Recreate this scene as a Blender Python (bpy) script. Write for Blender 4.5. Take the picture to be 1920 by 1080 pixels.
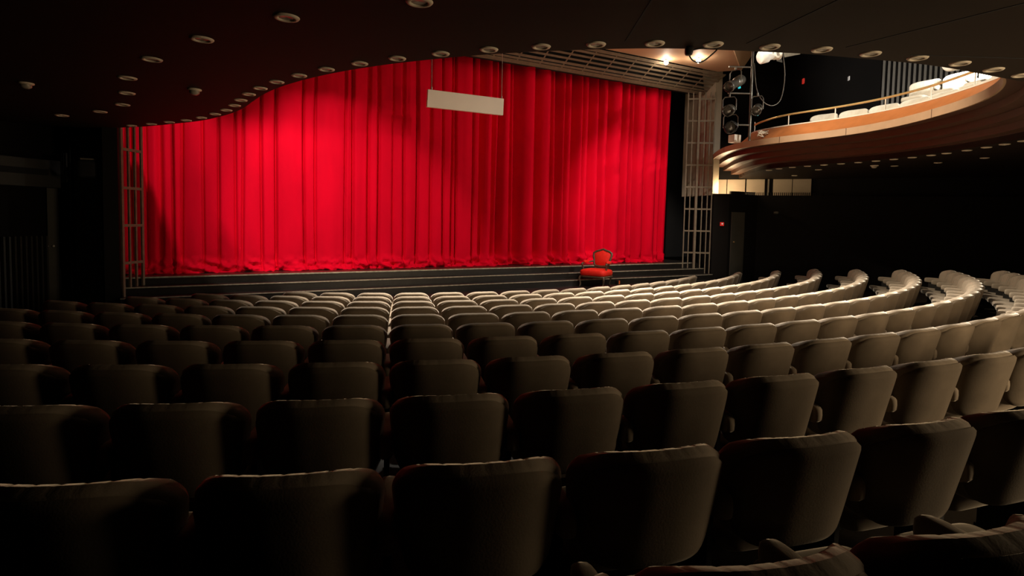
import bpy, math, random
from mathutils import Vector, Matrix, noise
random.seed(7)
for o in list(bpy.data.objects): bpy.data.objects.remove(o)
scn = bpy.context.scene
COL = scn.collection
PI = math.pi
# ------------------------------------------------------------------ camera
E = 1.60                       # eye height above the floor of the reference row
FPX = 1064.474; PITCH = 0.0555251; ROLL = 0.0189357; Y0 = 471.854
fw = Vector((0, math.cos(PITCH), -math.sin(PITCH)))
rt0 = Vector((1, 0, 0)); up0 = rt0.cross(fw)
rt = rt0*math.cos(ROLL) + up0*math.sin(ROLL)
upv = -rt0*math.sin(ROLL) + up0*math.cos(ROLL)
EYE = Vector((0, 0, E))
cd = bpy.data.cameras.new('camera'); cam = bpy.data.objects.new('camera', cd); COL.objects.link(cam)
cam.matrix_world = Matrix((( rt.x, upv.x, -fw.x, 0), (rt.y, upv.y, -fw.y, 0), (rt.z, upv.z, -fw.z, E), (0, 0, 0, 1)))
cd.sensor_fit = 'HORIZONTAL'; cd.sensor_width = 36; cd.lens = FPX/1920*36
cd.shift_y = -(540 - Y0)/1920; cd.clip_start = 0.05; cd.clip_end = 200
scn.camera = cam
def project(p):
    d = (Vector(p) - EYE); z = d.dot(fw)
    return 960 + FPX*d.dot(rt)/z, Y0 - FPX*d.dot(upv)/z, z
# ------------------------------------------------------------------ world, exposure
w = bpy.data.worlds.new('world'); scn.world = w; w.use_nodes = True
w.node_tree.nodes['Background'].inputs[0].default_value = (1.0, .85, .7, 1)
w.node_tree.nodes['Background'].inputs[1].default_value = 0.0008
scn.view_settings.view_transform = 'Standard'; scn.view_settings.look = 'None'
scn.view_settings.exposure = 0.0; scn.view_settings.gamma = 1.0; scn.view_settings.use_curve_mapping = False
# ------------------------------------------------------------------ frames of reference
CX, CY = -3.38088, 17.99844    # centre of the seat arcs
TH = 0.5
U = Vector((math.cos(TH), math.sin(TH))); N = Vector((math.sin(TH), -math.cos(TH)))
M0 = Vector((CX, CY)) + 5.71*N # middle of the stage edge
def W(u, n, z=0.0):            # stage frame (along, towards the house, above the eye) to the world
    p = M0 + u*U + n*N
    return Vector((p.x, p.y, z + E))
R0, RP = 16.611, 0.84007
def topz(k): return -0.75663 - 0.042637*k - 0.000761*k*k
BH = 0.843
def floor_z(k): return E + topz(k) - BH
# ------------------------------------------------------------------ lights
def aim(o, target):
    d = (Vector(target) - o.location).normalized()
    o.rotation_euler = d.to_track_quat('-Z', 'Y').to_euler()
def spot(loc, target, power, ang, blend, color, rad=0.08):
    l = bpy.data.lights.new('spot_lamp', 'SPOT'); l.energy = power; l.spot_size = math.radians(ang); l.spot_blend = blend
    l.color = color; l.shadow_soft_size = rad
    o = bpy.data.objects.new('spot_lamp', l); COL.objects.link(o); o.location = loc; aim(o, target); return o
def point(loc, power, color, rad=0.05):
    l = bpy.data.lights.new('lamp_light', 'POINT'); l.energy = power; l.color = color; l.shadow_soft_size = rad
    o = bpy.data.objects.new('lamp_light', l); COL.objects.link(o); o.location = loc; return o
def area(loc, target, power, sx, sy, color):
    l = bpy.data.lights.new('area_fill', 'AREA'); l.shape = 'RECTANGLE'; l.size = sx; l.size_y = sy; l.energy = power; l.color = color
    o = bpy.data.objects.new('area_fill', l); COL.objects.link(o); o.location = loc; aim(o, target); return o
WARM = (1.0, .80, .55); WHITE = (1.0, .90, .76); TUNG = (1.0, .62, .33)
# front-of-house spots on the curtain
CP = .62
spot(W(-5.6, 4.6, 5.2), W(-2.9, -.5, -0.3), 2300*CP, 41, .55, (1, .86, .74), .10)
spot(W(-5.0, 3.8, 5.2), W(-4.9, -.5, 0.2), 1500*CP, 56, .8, (1, .86, .74), .10)
spot(W(.6, 5.0, 5.2), W(5.0, -.5, -.2), 2900*CP, 34, .6, (1, .88, .76), .08)
spot(W(2.6, 4.4, 5.0), W(2.3, .3, -1.4), 1300*CP, 40, .9, (1, .86, .74), .10)
spot(W(0, 7.0, 5.0), W(0, -.5, 1.0), 130*CP, 95, .6, (1, .70, .62), .9)
# house lights over the stalls
spot(W(-.2, 8.2, 4.8), W(2.4, 5.0, -1.2), 900, 74, 1.0, WHITE, .12)
spot(W(1.4, 3.4, 5.2), W(2.3, 5.6, -1.2), 11000, 72, 1.0, WHITE, .10)
spot(W(1.6, 1.6, 3.9), W(.9, 6.0, -1.0), 11500, 52, 1.0, WHITE, .06)
spot(W(-1.6, 1.6, 3.9), W(-2.4, 3.8, -1.3), 6500, 58, 1.0, WHITE, .10)
# unseen area light added behind the right-hand seats to brighten their backs
area(W(.75, 12.5, -.25), W(-.2, 8.2, -.7), 125, .8, 1.2, (1, .76, .48))
# lamps standing on the ledge under the end of the balcony
point(W(7.10, .58, 1.0), 34, (1, .74, .42), .05)
point(W(7.85, .05, 1.0), 42, (1, .70, .40), .05)
# lamps over the end of the balcony
spot(W(7.0, 8.6, 3.9), W(5.9, 6.4, 2.2), 900, 85, .6, (1, .95, .86), .08)
spot(W(0.4, 3.5, 4.6), W(5.6, 5.8, 2.3), 2300, 58, .8, (1, .86, .66), .08)
spot(W(6.4, 6.75, 3.0), W(12.0, 4.3, 4.0), 700, 80, .6, (1, .95, .86), .08)
# warm lamps in the panel over the stage
point(W(4.6, .80, 3.90), 9, (1, .80, .58), .04)
point(W(5.16, 1.33, 3.90), 9, (1, .80, .58), .04)
# ------------------------------------------------------------------ materials
def mat(name, color, rough=.6, metal=0, spec=.5, noise_amt=0, noise_scale=8, bump=0, bump_scale=60, sheen=0, emit=None, estr=0, coat=0, stretch=None, sheen_tint=None):
    m = bpy.data.materials.new(name); m.use_nodes = True; nt = m.node_tree; b = nt.nodes['Principled BSDF']
    b.inputs['Base Color'].default_value = (*color, 1); b.inputs['Roughness'].default_value = rough
    b.inputs['Metallic'].default_value = metal; b.inputs['Specular IOR Level'].default_value = spec
    if sheen:
        b.inputs['Sheen Weight'].default_value = sheen; b.inputs['Sheen Roughness'].default_value = .3
        if sheen_tint: b.inputs['Sheen Tint'].default_value = (*sheen_tint, 1)
    if coat: b.inputs['Coat Weight'].default_value = coat
    if emit: b.inputs['Emission Color'].default_value = (*emit, 1); b.inputs['Emission Strength'].default_value = estr
    tc = None
    if noise_amt or bump:
        tc = nt.nodes.new('ShaderNodeTexCoord'); src = tc.outputs['Object']
        if stretch:
            mp = nt.nodes.new('ShaderNodeMapping'); mp.inputs['Scale'].default_value = stretch
            nt.links.new(src, mp.inputs[0]); src = mp.outputs[0]
    if noise_amt:
        nz = nt.nodes.new('ShaderNodeTexNoise'); nz.inputs['Scale'].default_value = noise_scale; nz.inputs['Detail'].default_value = 6
        nt.links.new(src, nz.inputs['Vector'])
        rmp = nt.nodes.new('ShaderNodeMapRange'); rmp.inputs[1].default_value = .25; rmp.inputs[2].default_value = .75
        rmp.inputs[3].default_value = 1-noise_amt; rmp.inputs[4].default_value = 1+noise_amt*.6
        nt.links.new(nz.outputs[0], rmp.inputs[0])
        mx = nt.nodes.new('ShaderNodeVectorMath'); mx.operation = 'SCALE'; mx.inputs[0].default_value = color
        nt.links.new(rmp.outputs[0], mx.inputs['Scale']); nt.links.new(mx.outputs[0], b.inputs['Base Color'])
    if bump:
        nb = nt.nodes.new('ShaderNodeTexNoise'); nb.inputs['Scale'].default_value = bump_scale; nb.inputs['Detail'].default_value = 4
        nt.links.new(src, nb.inputs['Vector'])
        bp = nt.nodes.new('ShaderNodeBump'); bp.inputs['Strength'].default_value = bump; bp.inputs['Distance'].default_value = .02
        nt.links.new(nb.outputs[0], bp.inputs['Height']); nt.links.new(bp.outputs[0], b.inputs['Normal'])
    return m
M = {}
M['velvet'] = mat('grey_beige_velvet', (.25, .198, .142), .85, spec=.2, noise_amt=.22, noise_scale=7, bump=.06, bump_scale=160, sheen=1.0, sheen_tint=(1, .9, .75))
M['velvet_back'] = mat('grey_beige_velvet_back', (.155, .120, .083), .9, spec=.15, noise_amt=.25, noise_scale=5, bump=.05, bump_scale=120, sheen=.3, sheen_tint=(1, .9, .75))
M['iron'] = mat('dark_painted_iron', (.03, .028, .025), .45, metal=.4, noise_amt=.2)
M['curtain'] = mat('red_velour', (.72, .0010, .020), .8, spec=.05, noise_amt=.14, noise_scale=2.2, bump=.10, bump_scale=90, stretch=(1, 1, .35))
M['stagefloor'] = mat('black_stage_boards', (.016, .014, .012), .35, spec=.4, noise_amt=.35, noise_scale=5, bump=.08, bump_scale=30)
M['riser'] = mat('black_riser', (.018, .018, .018), .5, noise_amt=.35, noise_scale=9)
M['nosing'] = mat('worn_metal_edge', (.45, .40, .30), .4, metal=.3, noise_amt=.5, noise_scale=14)
M['grille'] = mat('grille_wood_paint', (.155, .118, .076), .55, noise_amt=.25, noise_scale=10)
M['blackwall'] = mat('black_wall', (.006, .0045, .0035), .8, spec=.15, noise_amt=.2, noise_scale=3)
M['greywall'] = mat('grey_green_panel', (.06, .055, .042), .6, noise_amt=.2, noise_scale=3)
M['column'] = mat('taupe_plaster', (.34, .275, .20), .7, noise_amt=.08, noise_scale=3)
M['darkslat'] = mat('dark_slat', (.035, .033, .028), .6, noise_amt=.1)
M['slat'] = mat('grey_slat', (.165, .145, .115), .5, noise_amt=.12, noise_scale=6)
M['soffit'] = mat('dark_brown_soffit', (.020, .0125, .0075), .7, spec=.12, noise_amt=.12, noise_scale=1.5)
M['lip'] = mat('brown_wood_fascia', (.075, .030, .015), .45, noise_amt=.15, noise_scale=6)
M['fascia'] = mat('pale_wood_fascia', (.40, .255, .15), .5, noise_amt=.08, noise_scale=5)
M['trough'] = mat('orange_wood', (.50, .17, .05), .5, noise_amt=.12, noise_scale=6)
M['whitetrim'] = mat('white_trim', (.75, .68, .58), .45, noise_amt=.05)
M['brass'] = mat('brass_tube', (.80, .58, .25), .3, metal=.7, noise_amt=.08)
M['orangeceil'] = mat('orange_plaster_ceiling', (.52, .33, .19), .65, noise_amt=.06, noise_scale=2)
M['whiterim'] = mat('cream_metal_ring', (.62, .53, .40), .5, noise_amt=.1, noise_scale=20)
M['lampglass'] = mat('unlit_lamp_glass', (.32, .28, .22), .15, noise_amt=.2, noise_scale=30)
M['whitepanel'] = mat('off_white_panel', (.72, .64, .54), .55, noise_amt=.04, noise_scale=3)
M['cable'] = mat('steel_cable', (.35, .25, .20), .4, metal=.7, noise_amt=.1)
M['blackcable'] = mat('black_cable', (.02, .02, .02), .5, noise_amt=.1)
M['spotbody'] = mat('grey_spot_housing', (.20, .185, .155), .38, metal=.55, noise_amt=.25, noise_scale=15)
M['spotblack'] = mat('black_spot_housing', (.025, .025, .025), .4, metal=.3, noise_amt=.2)
M['spotwhite'] = mat('white_spot_housing', (.85, .85, .80), .4, noise_amt=.05)
M['lens'] = mat('spot_lens', (.10, .09, .08), .08, coat=.8, noise_amt=.1)
M['cyan'] = mat('cyan_gel_glint', (.02, .55, .60), .3, emit=(.05, .8, .9), estr=.5, noise_amt=.05)  # weak glow stands in for the cyan reflection at the gel slot
M['bulb'] = mat('lit_lamp', (1, 1, 1), .3, emit=(1, .90, .78), estr=60, noise_amt=.01)
M['redvelvet'] = mat('red_upholstery', (.88, .022, .012), .6, spec=.3, noise_amt=.1, noise_scale=20, bump=.1, bump_scale=200, sheen=.3, sheen_tint=(1, .3, .1))
M['darkwood'] = mat('dark_carved_wood', (.10, .07, .045), .35, noise_amt=.3, noise_scale=25)
M['signred'] = mat('red_sign', (.55, .02, .02), .4, emit=(1, .05, .03), estr=.35, noise_amt=.02)
M['signwhite'] = mat('white_sign', (.8, .78, .72), .4, emit=(1, .9, .8), estr=.25, noise_amt=.02)
M['balseat'] = mat('brightened_balcony_seat', (.62, .57, .48), .8, noise_amt=.12, noise_scale=8, sheen=.2)  # pale tone puts the strong light on the balcony into the seat colour
M['orangeplastic'] = mat('orange_plastic', (.8, .16, .03), .5, noise_amt=.05)
M['floor'] = mat('dark_parquet_floor', (.022, .016, .011), .45, spec=.3, noise_amt=.35, noise_scale=9, bump=.05, bump_scale=40)
M['void'] = mat('matt_black', (.006, .006, .006), .9, noise_amt=.1)
# ------------------------------------------------------------------ mesh helpers
class MB:
    def __init__(s): s.v = []; s.f = []; s.sm = []
    def add(s, vs, fs, smooth=True):
        b = len(s.v); s.v += [tuple(v) for v in vs]; s.f += [tuple(b+i for i in f) for f in fs]; s.sm += [smooth]*len(fs); return s
    def grid(s, rows, closed_u=False, closed_v=False, smooth=True):
        nr = len(rows); nc = len(rows[0]); vs = [p for r in rows for p in r]; fs = []
        for i in range(nr if closed_v else nr-1):
            for j in range(nc if closed_u else nc-1):
                a = i*nc+j; b = i*nc+(j+1) % nc; c = ((i+1) % nr)*nc+(j+1) % nc; d = ((i+1) % nr)*nc+j
                fs.append((a, b, c, d))
        return s.add(vs, fs, smooth)
    def box(s, c, h, rot=None):
        vs = []
        for dx in (-1, 1):
            for dy in (-1, 1):
                for dz in (-1, 1):
                    p = Vector((dx*h[0], dy*h[1], dz*h[2]))
                    if rot: p = rot @ p
                    vs.append(Vector(c)+p)
        return s.add(vs, [(0, 1, 3, 2), (4, 6, 7, 5), (0, 4, 5, 1), (2, 3, 7, 6), (0, 2, 6, 4), (1, 5, 7, 3)], False)
    def hexa(s, p):            # eight points, bottom four then top four
        return s.add(p, [(3, 2, 1, 0), (4, 5, 6, 7), (0, 1, 5, 4), (1, 2, 6, 5), (2, 3, 7, 6), (3, 0, 4, 7)], False)
    def prism(s, poly, z0, z1):   # polygon in plan, two heights (world points without z)
        n = len(poly); vs = [(p[0], p[1], z0) for p in poly]+[(p[0], p[1], z1) for p in poly]
        fs = [tuple(range(n))[::-1], tuple(range(n, 2*n))]+[(i, (i+1) % n, n+(i+1) % n, n+i) for i in range(n)]
        return s.add(vs, fs, False)
    def tube(s, pts, r, seg=8, caps=True, closed=False):
        pts = [Vector(p) for p in pts]; rings = []; n = len(pts)
        rr = r if isinstance(r, (list, tuple)) else [r]*n
        prev = None
        for i, p in enumerate(pts):
            if closed: t = (pts[(i+1) % n]-pts[i-1]).normalized()
            else: t = (pts[min(i+1, n-1)]-pts[max(i-1, 0)]).normalized()
            if prev is None:
                a = Vector((0, 0, 1)) if abs(t.z) < .9 else Vector((1, 0, 0))
                x = t.cross(a).normalized()
            else: x = (prev - t*prev.dot(t)).normalized()
            prev = x; y = t.cross(x)
            rings.append([p+rr[i]*(math.cos(2*PI*k/seg)*x+math.sin(2*PI*k/seg)*y) for k in range(seg)])
        s.grid(rings, closed_u=True, closed_v=closed)
        if caps and not closed:
            s.add(rings[0], [tuple(range(seg))[::-1]], False); s.add(rings[-1], [tuple(range(seg))], False)
        return s
    def lathe(s, prof, seg=24, mtx=None):   # profile of (r, z)
        rows = []
        for r, z in prof:
            rows.append([(mtx @ Vector((r*math.cos(2*PI*k/seg), r*math.sin(2*PI*k/seg), z))) if mtx else Vector((r*math.cos(2*PI*k/seg), r*math.sin(2*PI*k/seg), z)) for k in range(seg)])
        return s.grid(rows, closed_u=True)
    def blob(s, c, h, e1=.35, e2=.35, nu=28, nv=16, fn=None):   # superellipsoid
        def pw(a, e): return math.copysign(abs(a)**e, a)
        rows = []
        for i in range(nv+1):
            la = -PI/2+PI*i/nv; row = []
            for j in range(nu):
                lo = 2*PI*j/nu
                p = Vector((h[0]*pw(math.cos(la), e1)*pw(math.cos(lo), e2), h[1]*pw(math.cos(la), e1)*pw(math.sin(lo), e2), h[2]*pw(math.sin(la), e1)))
                if fn: p = fn(p)
                row.append(Vector(c)+p)
            rows.append(row)
        return s.grid(rows, closed_u=True)
    def build(s, name, m, parent=None, bevel=0, subsurf=0):
        me = bpy.data.meshes.new(name); me.from_pydata([tuple(v) for v in s.v], [], s.f); me.update()
        me.polygons.foreach_set('use_smooth', s.sm); me.materials.append(m)
        o = bpy.data.objects.new(name, me); COL.objects.link(o)
        if parent: o.parent = parent
        if bevel:
            b = o.modifiers.new('bevel', 'BEVEL'); b.width = bevel; b.segments = 2; b.limit_method = 'ANGLE'
        if subsurf:
            b = o.modifiers.new('sub', 'SUBSURF'); b.levels = subsurf; b.render_levels = subsurf
        return o
def tag(o, label=None, cat=None, group=None, kind=None):
    if label: o['label'] = label
    if cat: o['category'] = cat
    if group: o['group'] = group
    if kind: o['kind'] = kind
    return o
def struct(o): o['kind'] = 'structure'; return o
def empty(name, loc=(0, 0, 0), rz=0, label=None, cat=None, group=None):
    o = bpy.data.objects.new(name, None); COL.objects.link(o); o.location = loc; o.rotation_euler = (0, 0, rz); o.empty_display_size = .1
    return tag(o, label, cat, group)
def copy_tree(o, parent=None):
    c = o.copy(); COL.objects.link(c)
    if parent: c.parent = parent
    for ch in list(o.children): copy_tree(ch, c)
    return c
ORD = ['', 'first', 'second', 'third', 'fourth', 'fifth', 'sixth', 'seventh', 'eighth', 'ninth', 'tenth', 'eleventh', 'twelfth', 'thirteenth', 'fourteenth', 'fifteenth', 'sixteenth', 'seventeenth', 'eighteenth', 'nineteenth', 'twentieth', 'twenty-first', 'twenty-second', 'twenty-third', 'twenty-fourth', 'twenty-fifth', 'twenty-sixth', 'twenty-seventh', 'twenty-eighth', 'twenty-ninth', 'thirtieth']
def xy(u, n): p = M0+u*U+n*N; return (p.x, p.y)
# ------------------------------------------------------------------ floor, stage and steps
mb = MB(); rows = []
for i in range(60):
    R = 6.0+i*0.3; k = (R0-R)/RP; z = floor_z(k)
    if R < 9.2: z = floor_z((R0-9.2)/RP)
    rows.append([(CX+R*math.sin(a), CY-R*math.cos(a), z) for a in [-1.2+3.4*j/64 for j in range(65)]])
mb.grid(rows, smooth=False); FL = struct(mb.build('floor', M['floor']))
def stage_poly(n0, n1, u0=-6.84, u1=6.82): return [xy(u0, n0), xy(u1, n0), xy(u1, n1), xy(u0, n1)]
zb = floor_z(9)-.3
stg = empty('stage', W(0, 0, -1.11), TH, 'black painted stage platform under the red curtain', 'stage')
def stage_part(name, n0, n1, top, u0=-6.84, u1=6.82, base=None):
    b = MB(); b.prism(stage_poly(n0, n1, u0, u1), base if base is not None else zb, E+top)
    o = b.build(name, M['stagefloor']); return o
def adopt(o, parent):          # mesh built in world coordinates -> local to its thing
    m = Matrix.Translation(parent.location) @ Matrix.Rotation(parent.rotation_euler.z, 4, 'Z')
    if parent.parent is not None: m = (Matrix.Translation(parent.parent.location) @ Matrix.Rotation(parent.parent.rotation_euler.z, 4, 'Z')) @ m
    o.data.transform(m.inverted()); o.parent = parent; return o
def settle(o, loc, rz=TH):     # give a single-mesh thing an origin and heading of its own
    m = Matrix.Translation(loc) @ Matrix.Rotation(rz, 4, 'Z'); o.data.transform(m.inverted()); o.location = loc; o.rotation_euler = (0, 0, rz); return o
adopt(stage_part('stage_deck', 0, -5.0, -1.11), stg)
b = MB(); b.hexa([W(-6.84, .0, -1.135), W(6.6, .0, -1.135), W(6.6, .012, -1.135), W(-6.84, .012, -1.135), W(-6.84, .0, -1.108), W(6.6, .0, -1.108), W(6.6, .012, -1.108), W(-6.84, .012, -1.108)]); adopt(b.build('nosing', M['nosing']), stg)
steps = [(.0, .32, -1.25, 'upper black step along the front of the stage'), (.0, .64, -1.39, 'lower black step along the front of the stage'), (.0, 1.45, -1.53, 'wide low black platform in front of the stage steps')]
for i, (n0, n1, zt, lab) in enumerate(steps):
    t = empty('stage_step', W(0, n1, zt), TH, lab, 'step', 'black steps up to the stage')
    n_in = [0, .32, .64][i]
    b = MB(); b.prism(stage_poly(n_in, n1, -6.84, 6.78), zb, E+zt); adopt(b.build('tread', M['stagefloor']), t)
    b = MB(); b.hexa([W(-6.84, n1, zt-.018), W(6.7, n1, zt-.018), W(6.7, n1+.012, zt-.018), W(-6.84, n1+.012, zt-.018), W(-6.84, n1, zt+.002), W(6.7, n1, zt+.002), W(6.7, n1+.012, zt+.002), W(-6.84, n1+.012, zt+.002)]); adopt(b.build('nosing', M['nosing']), t)
# ------------------------------------------------------------------ curtain
CR = [(-7.0, .6, 3), (-6.78, .8, 4), (-6.56, 0.5, 2), (-6.35, 0.8, 6), (-6.14, 0.8, 2), (-5.98, 0.6, 2), (-5.63, 0.6, 2), (-5.37, 0.6, 2), (-5.09, 0.5, 2), (-4.95, 0.5, 2), (-4.61, 0.7, 2), (-4.34, 1, 2), (-3.81, 0.8, 2), (-3.59, 0.7, 2), (-2.98, 0.5, 2), (-2.85, 0.6, 2), (-2.48, 0.8, 3), (-2.29, 0.8, 3), (-1.97, 0.3, 3), (-1.72, 0.8, 3), (-1.41, 1, 2), (-1.07, 0.5, 3), (-0.8, 1, 2), (-0.55, 0.7, 3), (-0.47, 1, 2), (-0.04, 0.9, 2), (0.18, 1.5, 5), (0.5, 0.8, 3), (0.68, 1.2, 3), (0.97, 1, 2), (1.12, 1, 5), (1.65, 1.1, 4), (2.09, 0.6, 2), (2.31, 1.4, 5), (2.56, 0.7, 2), (2.82, 1.5, 6), (3.09, 0.6, 2), (3.38, 1.5, 7), (3.64, 0.6, 2), (3.92, 0.6, 3), (4.38, 1.2, 4), (4.66, 0.6, 2), (4.83, 0.5, 2), (5.19, 0.7, 2), (5.66, 0.5, 2), (5.87, 0.5, 2), (6.15, .5, 2)]
def fold(u, zz):
    # zz: 0 at the hem, 1 at the top; creases wander a little with height
    best = None; rt_ = min(1, max(0, (u+0.3)/1.8)); amp_r = .30+1.35*rt_
    s = 0.0
    for i, (c, d, wd) in enumerate(CR):
        cc = c+.05*noise.noise(Vector((i*3.7, zz*1.1, 0)))*(1-zz*.4)
        ww = (.005*wd+.007) if u < .1 else (.012*wd+.008)
        x = abs(u-cc)/ww
        if x < 7: s -= d*(.13+.06*rt_)*math.exp(-x*x*.55)*(1.0 if zz > .05 else .6)
        if cc <= u: best = i
    if best is not None and best < len(CR)-1:
        a, bb = CR[best][0], CR[best+1][0]; t = (u-a)/(bb-a); span = bb-a
        sk = .5+.38*noise.noise(Vector((best*5.1, 2.2, 0)))
        t2 = max(0, min(1, t))**(math.log(.5)/math.log(sk))
        s += min(.15+.05*rt_, .30*span)*amp_r*(math.sin(PI*t2)**.8)
        if u < .3: s += (t-.5)*.05*(1 if noise.noise(Vector((best*2.3, 8, 0))) > 0 else -1)
    s += .03*noise.noise(Vector((u*1.3, zz*1.2, 4)))
    s += .012*noise.noise(Vector((u*7, zz*3.0, 9)))
    return s
mb = MB(); rows = []; NU = 1500
zlist = [0, .012, .03, .05, .07, .09, .115, .14, .17, .2, .24, .29, .35, .45, .6, .8, 1.1, 1.5, 2, 2.5, 3, 3.5, 4, 4.5, 5.05]
ZC0 = -1.108
folds = {}
for zi, zv in enumerate(zlist):
    row = []
    zz = zv/5.05
    for j in range(NU+1):
        u = -7.15+(6.16+7.15)*j/NU
        f = fold(u, zz)
        edge = max(0, 1-zv/.34)
        n1 = noise.noise(Vector((u*2.1, zv*5, 1.5))); n2 = noise.noise(Vector((u*5.5, zv*14, 7.5))); n3 = noise.noise(Vector((u*13, zv*30, 3.5)))
        ph_ = noise.noise(Vector((u*3.3, 5, 5)))*6; e2_ = edge*edge
        f = f*(1-.30*edge)+e2_*(.10+.16*n1)+edge*(.10*n2+.06*n3)+.045*math.sin(zv*34+ph_+u*9)*edge*max(0, noise.noise(Vector((u*2.6, zv*3, 11)))+.25)*2
        zz_ = zv+edge*(zv/.34)*.10*n1
        du = edge*.04*n2
        taper = 0
        if u > 5.2: taper = -.10*(1-zz)*(u-5.2)/.96
        row.append(W(u+du+taper, -.62+f, ZC0+max(0, zz_)))
    rows.append(row)
mb.grid(rows); cur = mb.build('stage_curtain', M['curtain'])
sol = cur.modifiers.new('s', 'SOLIDIFY'); sol.thickness = .006; sol.offset = -1
settle(cur, W(0, -.6, -1.11))
tag(cur, 'tall red velour stage curtain in deep folds, hem crumpled on the stage', 'curtain')
# dark wall behind the curtain and the stage wings
b = MB(); b.prism([xy(-9, -2.2), xy(9, -2.2), xy(9, -2.35), xy(-9, -2.35)], E-1.11, E+5.4); struct(b.build('wall_stage_back', M['void']))
# ------------------------------------------------------------------ portal grilles
def grille(name, corners, nv, zlev, label, uprights, width=.035, thick=.03, nh=None):
    # corners: (u0,n0),(u1,n1) plan ends; vertical bars at fractions, horizontal bars at heights
    (u0, n0), (u1, n1) = corners
    o = empty(name, W(u0, n0, zlev[0]), TH-math.atan2(n1-n0, u1-u0), label, 'grille', 'slatted frames around the stage opening')
    d = Vector((u1-u0, n1-n0)); L = d.length; d /= L
    q = Vector((-d.y, d.x))*thick/2
    def bar(a, b_, za, zb_, dep=1.0):
        A = Vector((u0, n0))+d*a; B = Vector((u0, n0))+d*b_
        qq = q*dep
        P = [A-qq, B-qq, B+qq, A+qq]
        return [W(p.x, p.y, za) for p in P]+[W(p.x, p.y, zb_) for p in P]
    for t, wd, dep in uprights:
        b = MB(); b.hexa(bar(t*L-wd/2, t*L+wd/2, zlev[0], zlev[1], dep)); adopt(b.build('upright', M['grille']), o)
    for zc in nh:
        b = MB(); b.hexa(bar(0, L, zc-.022, zc+.022, 1.2)); adopt(b.build('crossbar', M['grille']), o)
    return o
HR = [3.44, 2.84, 2.235, 1.625, 1.015, .405, -.205, -.815, -1.43]
grille('portal_grille', ((6.20, 0), (6.80, .44)), 6, (-1.53, 3.62), 'tall pale wooden grille at the right edge of the stage opening', [(.02, .03, 1), (.20, .028, 1), (.42, .06, 4), (.64, .028, 1), (.83, .028, 1), (.985, .028, 1)], nh=HR)
HL = [3.5, 2.88, 2.27, 1.66, 1.045, .41, -.21, -.835, -1.46]
grille('portal_grille', ((-6.56, 0), (-6.82, .44)), 4, (-1.53, 3.62), 'narrow pale wooden grille at the left edge of the stage opening', [(.04, .05, 1), (.36, .035, 1), (.66, .035, 1), (.97, .05, 1)], nh=HL)
# grille behind right one: brown infill strips seen through it
# top grille
tg = empty('portal_canopy_grille', W(0, 0, 3.66), TH, 'sloping slatted canopy grille over the top of the curtain', 'grille', 'slatted frames around the stage opening')
A = (0.0, 3.67); B = (.68, 4.06)
def tgp(u, t, off=0): return W(u, A[0]+(B[0]-A[0])*t-off*.5, A[1]+(B[1]-A[1])*t-off*.3+0)
for t0, t1, dep in [(0, .06, .12), (.12, .17, .05), (.25, .31, .05), (.44, .49, .04), (.62, .67, .04), (.80, .85, .05), (.94, 1.0, .08)]:
    b = MB()
    b.hexa([tgp(-7, t0, dep), tgp(6.9, t0, dep), tgp(6.9, t0), tgp(-7, t0), tgp(-7, t1, dep), tgp(6.9, t1, dep), tgp(6.9, t1), tgp(-7, t1)])
    adopt(b.build('rail_bar', M['grille']), tg)
for i in range(-11, 12):
    u = i*.61+.15; b = MB(); wd = .02; sk = 0
    b.hexa([tgp(u-wd, .08, .03), tgp(u+wd, .08, .03), tgp(u+wd, .08, -.015), tgp(u-wd, .08, -.015), tgp(u-wd, 1, .03), tgp(u+wd, 1, .03), tgp(u+wd, 1, -.015), tgp(u-wd, 1, -.015)])
    adopt(b.build('cross_bar', M['grille']), tg)
b = MB(); b.hexa([W(-7.3, -.45, 3.72), W(7.2, -.45, 3.72), W(7.2, -.06, 3.72), W(-7.3, -.06, 3.72), W(-7.3, -.45, 5.5), W(7.2, -.45, 5.5), W(7.2, -.3, 5.5), W(-7.3, -.3, 5.5)])
struct(b.build('wall_over_stage', M['void']))
# ------------------------------------------------------------------ hall ceiling
b = MB(); b.prism([xy(-6.6, .66), xy(6.6, .66), xy(6.95, 1.1), xy(5.15, 2.35), xy(-5.15, 2.35)], E+4.10, E+4.16); struct(b.build('ceiling_panel', M['orangeceil']))
b = MB()
pts = [(6.95, 1.1), (5.15, 2.35), (-5.15, 2.35)]
for (a, c) in zip(pts[:-1], pts[1:]):
    b.add([W(a[0], a[1], 4.10), W(c[0], c[1], 4.10), W(c[0]+.25, c[1]+.35, 4.75), W(a[0]+.25, a[1]+.35, 4.75)], [(0, 1, 2, 3)], False)
o = b.build('ceiling_cove', M['orangeceil']); s_ = o.modifiers.new('s', 'SOLIDIFY'); s_.thickness = .03; struct(o)
b = MB(); b.prism([xy(-16, -2), xy(16, -2), xy(16, 14), xy(-16, 14)], E+5.6, E+5.7); struct(b.build('ceiling_hall', M['blackwall']))
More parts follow.
